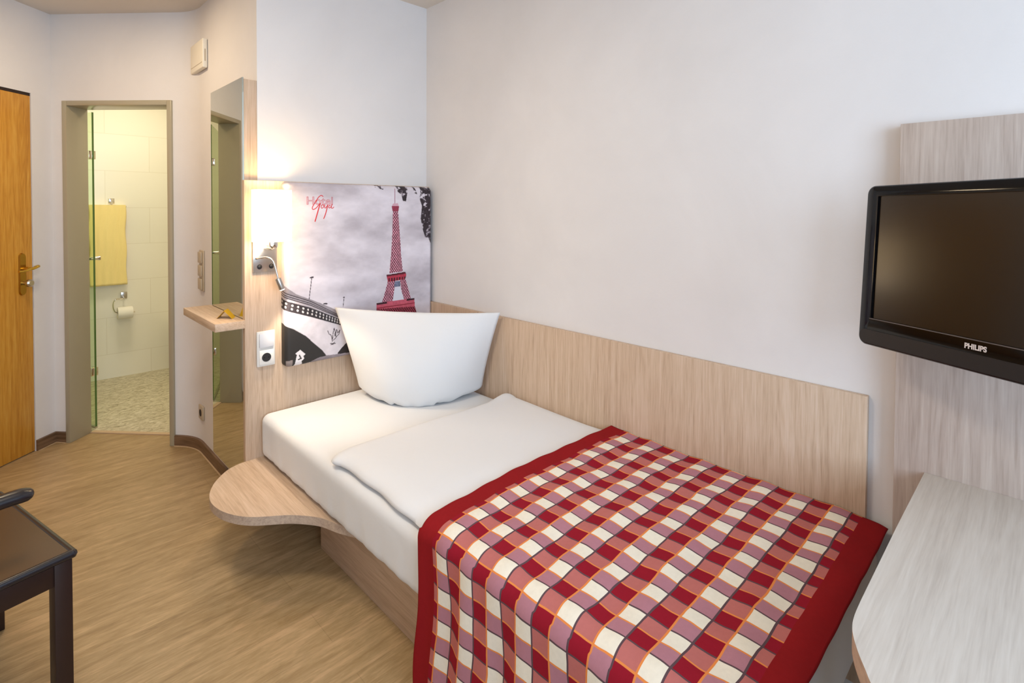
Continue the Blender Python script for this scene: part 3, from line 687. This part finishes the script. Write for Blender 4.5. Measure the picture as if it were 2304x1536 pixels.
# duvet
def duv(p):
    k = (p.z-.484)/.045
    nz_ = .5*math.sin(p.x*5.1+p.y*2.2)+.35*math.sin(p.y*7.3-p.x*3.1+1)+.2*math.sin(p.x*13+p.y*9)
    if p.y < 1.22: p.z -= .012*min(1, (1.22-p.y)/.05)*max(0, k)
    elif p.z > .50: p.z += .006*nz_*min(1, (p.y-1.22)/.1)
    # left edge hangs slightly over and wobbles
    if p.x < .93:
        w = (.93-p.x)/.07; p.x += .006*math.sin(p.y*9.0)*w+.003*math.sin(p.y*31)*w; p.z -= .010*w*(1 if p.z > .50 else .3)
    if p.y > 1.73:
        w = (p.y-1.73)/.07; p.y += .012*math.sin(p.x*6.5+.5)*w
        if p.x < .95: p.x -= .02*w*(.95-p.x)/.1
        if p.x > 1.60: p.z += .018*w*math.sin((p.x-1.60)/.139*math.pi*.5)
    return p
bm = soft_box(.858, 1.738, .335, 1.80, .484, .528, .05, .014, duv)
tag(obj('duvet', bm, M['duvet'], loc=(1.3, 1.1, .484), smooth=80), 'plain white duvet spread over the mattress below the pillow', 'duvet')

# checked bedspread across the foot of the bed
XR, XL, ZT, ZB, RC = 1.737, .838, .540, .045, .055
def spread_pt(a, b_):
    """a: distance from the wall edge across and down, b_: 0 at head side .. 1 at foot"""
    top = XR-XL-RC
    if a < top: x, z, nx, nz = XR-a, ZT, 0, 1
    elif a < top+RC*math.pi/2:
        t_ = (a-top)/RC; x = XL+RC-RC*math.sin(t_); z = ZT-RC+RC*math.cos(t_); nx, nz = -math.sin(t_), math.cos(t_)
    else: x, z, nx, nz = XL, ZT-RC-(a-top-RC*math.pi/2), -1, 0
    yh = 1.205+.022*math.sin((x-XL)/(XR-XL)*math.pi)+.002*math.sin(x*17) if nz > .5 else 1.207+.010*math.sin(z*14)
    y = yh+(.297-yh)*b_
    drop = max(0, ZT-z)
    w = .0016*math.sin(y*62+1.5*math.sin(x*9)+2*z)+.0016*math.sin(y*33-x*11)+.0016*math.sin(x*48+y*5)*nz
    fold = min(1, drop/.2)*(.007*math.sin(y*31+2.2)+.003*math.sin(y*67+z*6))
    d = w+fold+.002*math.sin(y*8+x*6)*nz
    if nz > .9: z -= .012*max(0, (y-1.05)/.15)*0 + .010*max(0, (.36-y)/.06)**2
    x += nx*(d+.004)-.02*min(1, drop/.5)*.5; z += nz*d
    return (x, y, z)
LA = XR-XL-RC+RC*math.pi/2+(ZT-RC-ZB); LB = .905
na, nb = 250, 180
bm = bmesh.new(); uvl = bm.loops.layers.uv.new('cloth'); g = [[bm.verts.new(spread_pt(LA*i/na, j/nb)) for j in range(nb+1)] for i in range(na+1)]
for i in range(na):
    for j in range(nb):
        f = bm.faces.new((g[i][j], g[i][j+1], g[i+1][j+1], g[i+1][j]))
        for lp, (p, q) in zip(f.loops, ((i, j), (i, j+1), (i+1, j+1), (i+1, j))): lp[uvl].uv = (LA*p/na, LB*q/nb)
MB = mat('checked_bedspread', '#a02030', .9, spec=.08); t = NT(MB)
uv = t.n('ShaderNodeUVMap'); uv.uv_map = 'cloth'; sp = t.n('ShaderNodeSeparateXYZ'); t.l(uv.outputs[0], sp.inputs[0])
nv = t.n('ShaderNodeTexNoise', Scale=11.0, Detail=2.0); t.l(uv.outputs[0], nv.inputs['Vector']); ns = t.n('ShaderNodeSeparateXYZ'); t.l(nv.outputs[1], ns.inputs[0])
CX, CY, BW, OY = .0440, .0495, .060, .018
U0 = sp.outputs[0]; V0 = sp.outputs[1]
U = t.math('DIVIDE', t.math('ADD', U0, t.math('MULTIPLY', t.math('SUBTRACT', ns.outputs[0], .5), .011)), CX)
V = t.math('DIVIDE', t.math('ADD', t.math('SUBTRACT', V0, BW+OY), t.math('MULTIPLY', t.math('SUBTRACT', ns.outputs[1], .5), .010)), CY)
U = t.math('ADD', U, 20.9); V = t.math('ADD', V, 20.0)
pu = t.math('MODULO', t.math('FLOOR', U), 2.0); pv = t.math('MODULO', t.math('FLOOR', V), 2.0)
fu = t.math('FRACT', U); fv = t.math('FRACT', V)
fine = t.noise(uv.outputs[0], 90, 3, .6); 
def tone(h): return t.mix(t.math('MULTIPLY', fine, .5), lin(h), tuple(c*.72 for c in lin(h)[:3])+(1,))
rowA = t.mix(pu, tone('#efe6d4'), tone('#b47d88')); rowB = t.mix(pu, tone('#bd6f69'), tone('#931b2b'))
colr = t.mix(pv, rowA, rowB)
def near(fr_, w): return t.math('GREATER_THAN', t.math('ABSOLUTE', t.math('SUBTRACT', fr_, .5)), .5-w)
def lines(fr_, par, w, c0, c1):
    # line centred on the cell boundary: colour by which boundary it is
    up = t.math('GREATER_THAN', fr_, .5); idx = t.math('MODULO', t.math('ADD', par, up), 2.0)
    return near(fr_, w), t.mix(idx, lin(c0), lin(c1))
for fr_, par, c0, c1 in ((fu, pu, '#5c474c', '#e08848'), (fv, pv, '#e08848', '#5c474c')):
    mk, lc = lines(fr_, par, .045, c0, c1); colr = t.mix(mk, colr, lc)
# plain red border all round
e1_ = t.math('LESS_THAN', V0, BW); e2_ = t.math('GREATER_THAN', V0, LB-BW); e3_ = t.math('GREATER_THAN', U0, LA-BW)
ed = t.math('MAXIMUM', t.math('MAXIMUM', e1_, e2_), e3_)
colr = t.mix(ed, colr, tone('#8f1c1f'))
t.l(colr, t.b.inputs['Base Color']); t.bump(t.noise(uv.outputs[0], 600, 2), .25, .001)
o = obj('bedspread', bm, MB, loc=(1.3, .75, .5), smooth=0)
o.data.polygons.foreach_set('use_smooth', [True]*len(o.data.polygons))
s_ = o.modifiers.new('thick', 'SOLIDIFY'); s_.thickness = .005; s_.offset = -1
tag(o, 'red and cream checked bedspread with plain red border across the bed foot', 'bedspread')

# pillow
pe = Vector((.73279, -.68045, 0)); pn = Vector((-.68045, -.73279, 0)); pm = Vector((1.44, 2.09, 0))
PR = Matrix((pe, pn, Vector((0, 0, 1)))).transposed()
pw = thing('pillow', 'large white pillow standing on the mattress against the corner', 'pillow', (1.44, 2.09, .482), PR)
def pillow_pt(u, v, side):
    hw = .297+.092*v**1.35
    if v < .12: hw -= .05*((.12-v)/.12)**2
    x = u*hw-(.006+.0*v)
    zt = .436-.012*(1-u*u)-.012*u+(.0)
    zb = .0
    z = zb+(zt-zb)*v
    uu = u+.08*(1-u*u); cb_ = 1-abs(uu)**2.4
    prof = math.sin(min(1, (v*1.0+.10))*math.pi*.5)**.5*(1-v**2.2)**.9
    bulge = .005+(.135+.045*(1-v)**2)*cb_*prof*(1 if side > 0 else .55)
    y = side*bulge - .10*abs(u)**2.2*(1-v)**1.1
    if side > 0: y += .0015*math.sin(u*14+v*6)
    if v < .08:
        k = 1-v/.08; z += k*(.004*(1+math.sin(u*17))*abs(u)**.5+.010*math.exp(-((u-.38)/.035)**2)+.009*math.exp(-((u+.40)/.04)**2)+.006*u*u); y += side*k*.004*math.sin(u*23)
    return Vector((x, y, z))
bm = bmesh.new(); nu, nv_ = 60, 44; gf = {}; 
for side in (1, -1):
    for j in range(nv_+1):
        for i in range(nu+1):
            u = -1+2*i/nu; v = j/nv_
            if side == -1 and (i in (0, nu) or j in (nv_,)): gf[(side, i, j)] = gf[(1, i, j)]
            else: gf[(side, i, j)] = bm.verts.new(pillow_pt(u, v, side))
for side in (1, -1):
    for j in range(nv_):
        for i in range(nu):
            q = [gf[(side, a, b_)] for a, b_ in ((i, j), (i+1, j), (i+1, j+1), (i, j+1))]
            if len(set(q)) >= 3:
                try: bm.faces.new(q if side == 1 else q[::-1])
                except ValueError: pass
for i in range(nu):
    q = [gf[(1, i, 0)], gf[(1, i+1, 0)], gf[(-1, i+1, 0)], gf[(-1, i, 0)]]; q2 = []
    for v in q:
        if v not in q2: q2.append(v)
    if len(q2) >= 3: bm.faces.new(q2[::-1])
o = obj('pillowcase', bm, M['pillow'], pw, local=True, smooth=0); o.data.polygons.foreach_set('use_smooth', [True]*len(o.data.polygons))

# ------------------------------------------------------------------ TV wall, TV, desk
tp_ = thing('tv_wall_panel', 'tall light oak wall panel behind the black television', 'wall panel', (1.74, -.35, 0))
bm = bmesh.new(); bx(bm, 1.722, XW-.001, -1.05, .286, .02, 1.628, .001); obj('panel', bm, M['oak_daylit_v'], tp_)
u_ = Vector((-.4949542, -.8688222, .0129702)); up_ = Vector((.0683168, -.0240297, .9973742)); n_ = u_.cross(up_)
TR = Matrix((u_, up_, n_)).transposed()
tv = thing('television', 'black flat television on the light oak wall panel', 'television', (1.60, .3483, 1.05736), TR)
def rrect(x0, x1, y0, y1, r, n=6):
    o = []
    for cx_, cy_, a0 in ((x1-r, y1-r, 0), (x0+r, y1-r, 90), (x0+r, y0+r, 180), (x1-r, y0+r, 270)):
        for k in range(n+1): a = R(a0+90*k/n); o.append((cx_+r*math.cos(a), cy_+r*math.sin(a)))
    return o
TW, TH = .556, .4056
bm = bmesh.new()
outer = rrect(0, TW, 0, TH, .021); outer2 = rrect(.004, TW-.004, .004, TH-.004, .018); inner = rrect(.0325, TW-.0325, .068, .3785, .0015)
A = [bm.verts.new((x, y, -.022)) for x, y in outer]; B = [bm.verts.new((x, y, -.004)) for x, y in outer]; C_ = [bm.verts.new((x, y, 0)) for x, y in outer2]; D_ = [bm.verts.new((x, y, 0)) for x, y in inner]; E_ = [bm.verts.new((x, y, -.006)) for x, y in inner]
n = len(A)
for P_, Q_ in ((A, B), (B, C_), (C_, D_), (D_, E_)):
    for k in range(n): bm.faces.new((P_[k], P_[(k+1) % n], Q_[(k+1) % n], Q_[k]))
bm.faces.new(A[::-1]); obj('bezel', bm, M['tv_black'], tv, local=True, smooth=50)
bm = bmesh.new(); bx(bm, .032, TW-.032, .0675, .379, -.0062, -.0052); obj('screen', bm, M['screen'], tv, local=True)
bm = bmesh.new(); bx(bm, .030, TW-.030, .0665, .0687, -.001, .0008); obj('screen_trim', bm, M['tv_line'], tv, local=True)
bm = bmesh.new(); pts = rrect(.006, TW-.006, .0045, .0385, .014); prism(bm, pts, -.002, .0008); obj('lower_strip', bm, M['tv_matte'], tv, local=True)
bm = bmesh.new(); pts = rrect(.03, TW-.03, .03, TH-.03, .03); prism(bm, pts, -.058, -.0225, .006); obj('back_cover', bm, M['tv_matte'], tv, local=True)
o = text_mesh('lettering', 'PHILIPS', .0155, M['logo'], tv, Matrix.Translation((.2546, .0475, .0005)) @ Matrix.Diagonal((.86, .98, 1, 1)), extrude=.0002, bold=.0006)
o['label'] = 'pale silver capital letters'
bm = bmesh.new(); Ti = tv.matrix_basis
a_ = Ti @ Vector((.28, .22, -.055)); b2 = Vector((1.722, a_.y-.08, a_.z))
tube(bm, [a_, b2], .018, 14); bx(bm, 1.712, 1.7215, b2.y-.05, b2.y+.05, b2.z-.06, b2.z+.06, .002); obj('wall_bracket', bm, M['tv_matte'], tv)

dk = thing('desk', 'light oak desk with rounded corner at the bottom right', 'desk', (1.4, -.4, 0))
top = [(1.7215, .22), (1.373, .2215), (1.075, .221), (1.030, .220), (1.000, .217), (.975, .210), (.945, .197), (.917, .182), (.885, .164), (.84, .13), (.79, .08), (.745, .01), (.71, -.08), (.69, -.2), (.68, -.4), (.68, -1.0), (1.7215, -1.0)]
sm_ = smoothline([(a, b_, 0) for a, b_ in top[2:14]], 4); top = top[:2]+[tuple(p[:2]) for p in sm_]+top[14:]
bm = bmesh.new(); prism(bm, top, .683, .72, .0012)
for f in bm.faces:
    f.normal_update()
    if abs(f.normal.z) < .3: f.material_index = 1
obj('desk_top', bm, [M['oak_daylit_x'], M['oak_edge']], dk)
bm = bmesh.new(); bx(bm, 1.02, 1.70, -.62, -.58, 0, .683, .001); obj('support_panel', bm, M['oak_v'], dk)
bm = bmesh.new(); bx(bm, .98, 1.02, -.02, .02, 0, .683, .002); obj('leg', bm, M['tv_matte'], dk)

# ------------------------------------------------------------------ chair (front right corner shows)
th_ = math.atan2(.25, .968)
fx = Vector((math.cos(th_), math.sin(th_), 0)); fy = Vector((-math.sin(th_), math.cos(th_), 0))   # fx = facing direction
CR = Matrix((fx, fy, Vector((0, 0, 1)))).transposed()
corner = Vector((.160, 1.880, 0)); o0 = corner - fx*.235 + fy*.295
ch = thing('armchair', 'dark wood chair with leather seat and padded armrests at left', 'chair', tuple(o0), CR)
bm = bmesh.new(); bx(bm, -.235, .235, -.295, .295, .425, .446, .009, 3)
for v in bm.verts:
    if v.co.z > .44: v.co.z -= .012*(1-(v.co.x/.235)**2)*(1-(v.co.y/.295)**2)
obj('seat', bm, M['leather'], ch, local=True)
bm = bmesh.new(); c_ = .226; d_ = .286
path = [(c_, -d_, .437), (c_, d_, .437), (-c_, d_, .437), (-c_, -d_, .437), (c_, -d_, .437)]
for p_, q_ in zip(path, path[1:]): tube(bm, [p_, q_], .0115, 12)
for p_ in path[:4]:
    lathe(bm, [(.001, -.0115), (.008, -.0085), (.0115, 0), (.008, .0085), (.001, .0115)], 12, Matrix.Translation(p_))
obj('seat_piping', bm, M['leather_b'], ch, local=True)
bm = bmesh.new()
for q in ((-.19, .19, -.282, -.255), (-.19, .19, .255, .282), (.195, .222, -.25, .25), (-.222, -.195, -.25, .25)): bx(bm, q[0], q[1], q[2], q[3], .365, .426, .001)
obj('seat_frame', bm, M['wenge'], ch, local=True)
for sx_ in (1, -1):
    for sy_ in (1, -1):
        bm = bmesh.new(); x0, x1 = (.186, .226) if sx_ > 0 else (-.226, -.186); y0, y1 = (.246, .286) if sy_ > 0 else (-.286, -.246)
        bx(bm, x0, x1, y0, y1, 0, .426 if sx_ > 0 else .85, .002); obj('leg', bm, M['wenge'], ch, local=True)
bm = bmesh.new(); bx(bm, -.222, -.192, -.248, .248, .58, .85, .012, 3); obj('backrest', bm, M['leather'], ch, local=True)
for sy_ in (1, -1):
    bm = bmesh.new(); y = sy_*.265
    tube(bm, smoothline([(-.19, y, .635), (-.10, y, .640), (.05, y, .642), (.125, y, .640), (.148, y, .632)], 5), [.018]*16+[.017, .016, .014, .011, .006], 14)
    for v in bm.verts: v.co.y = y+(v.co.y-y)*1.35
    obj('armrest', bm, M['leather_b'], ch, local=True)
    bm = bmesh.new(); tube(bm, [(-.05, y, .43), (-.05, y, .628)], .011, 10); obj('arm_support', bm, M['wenge'], ch, local=True)
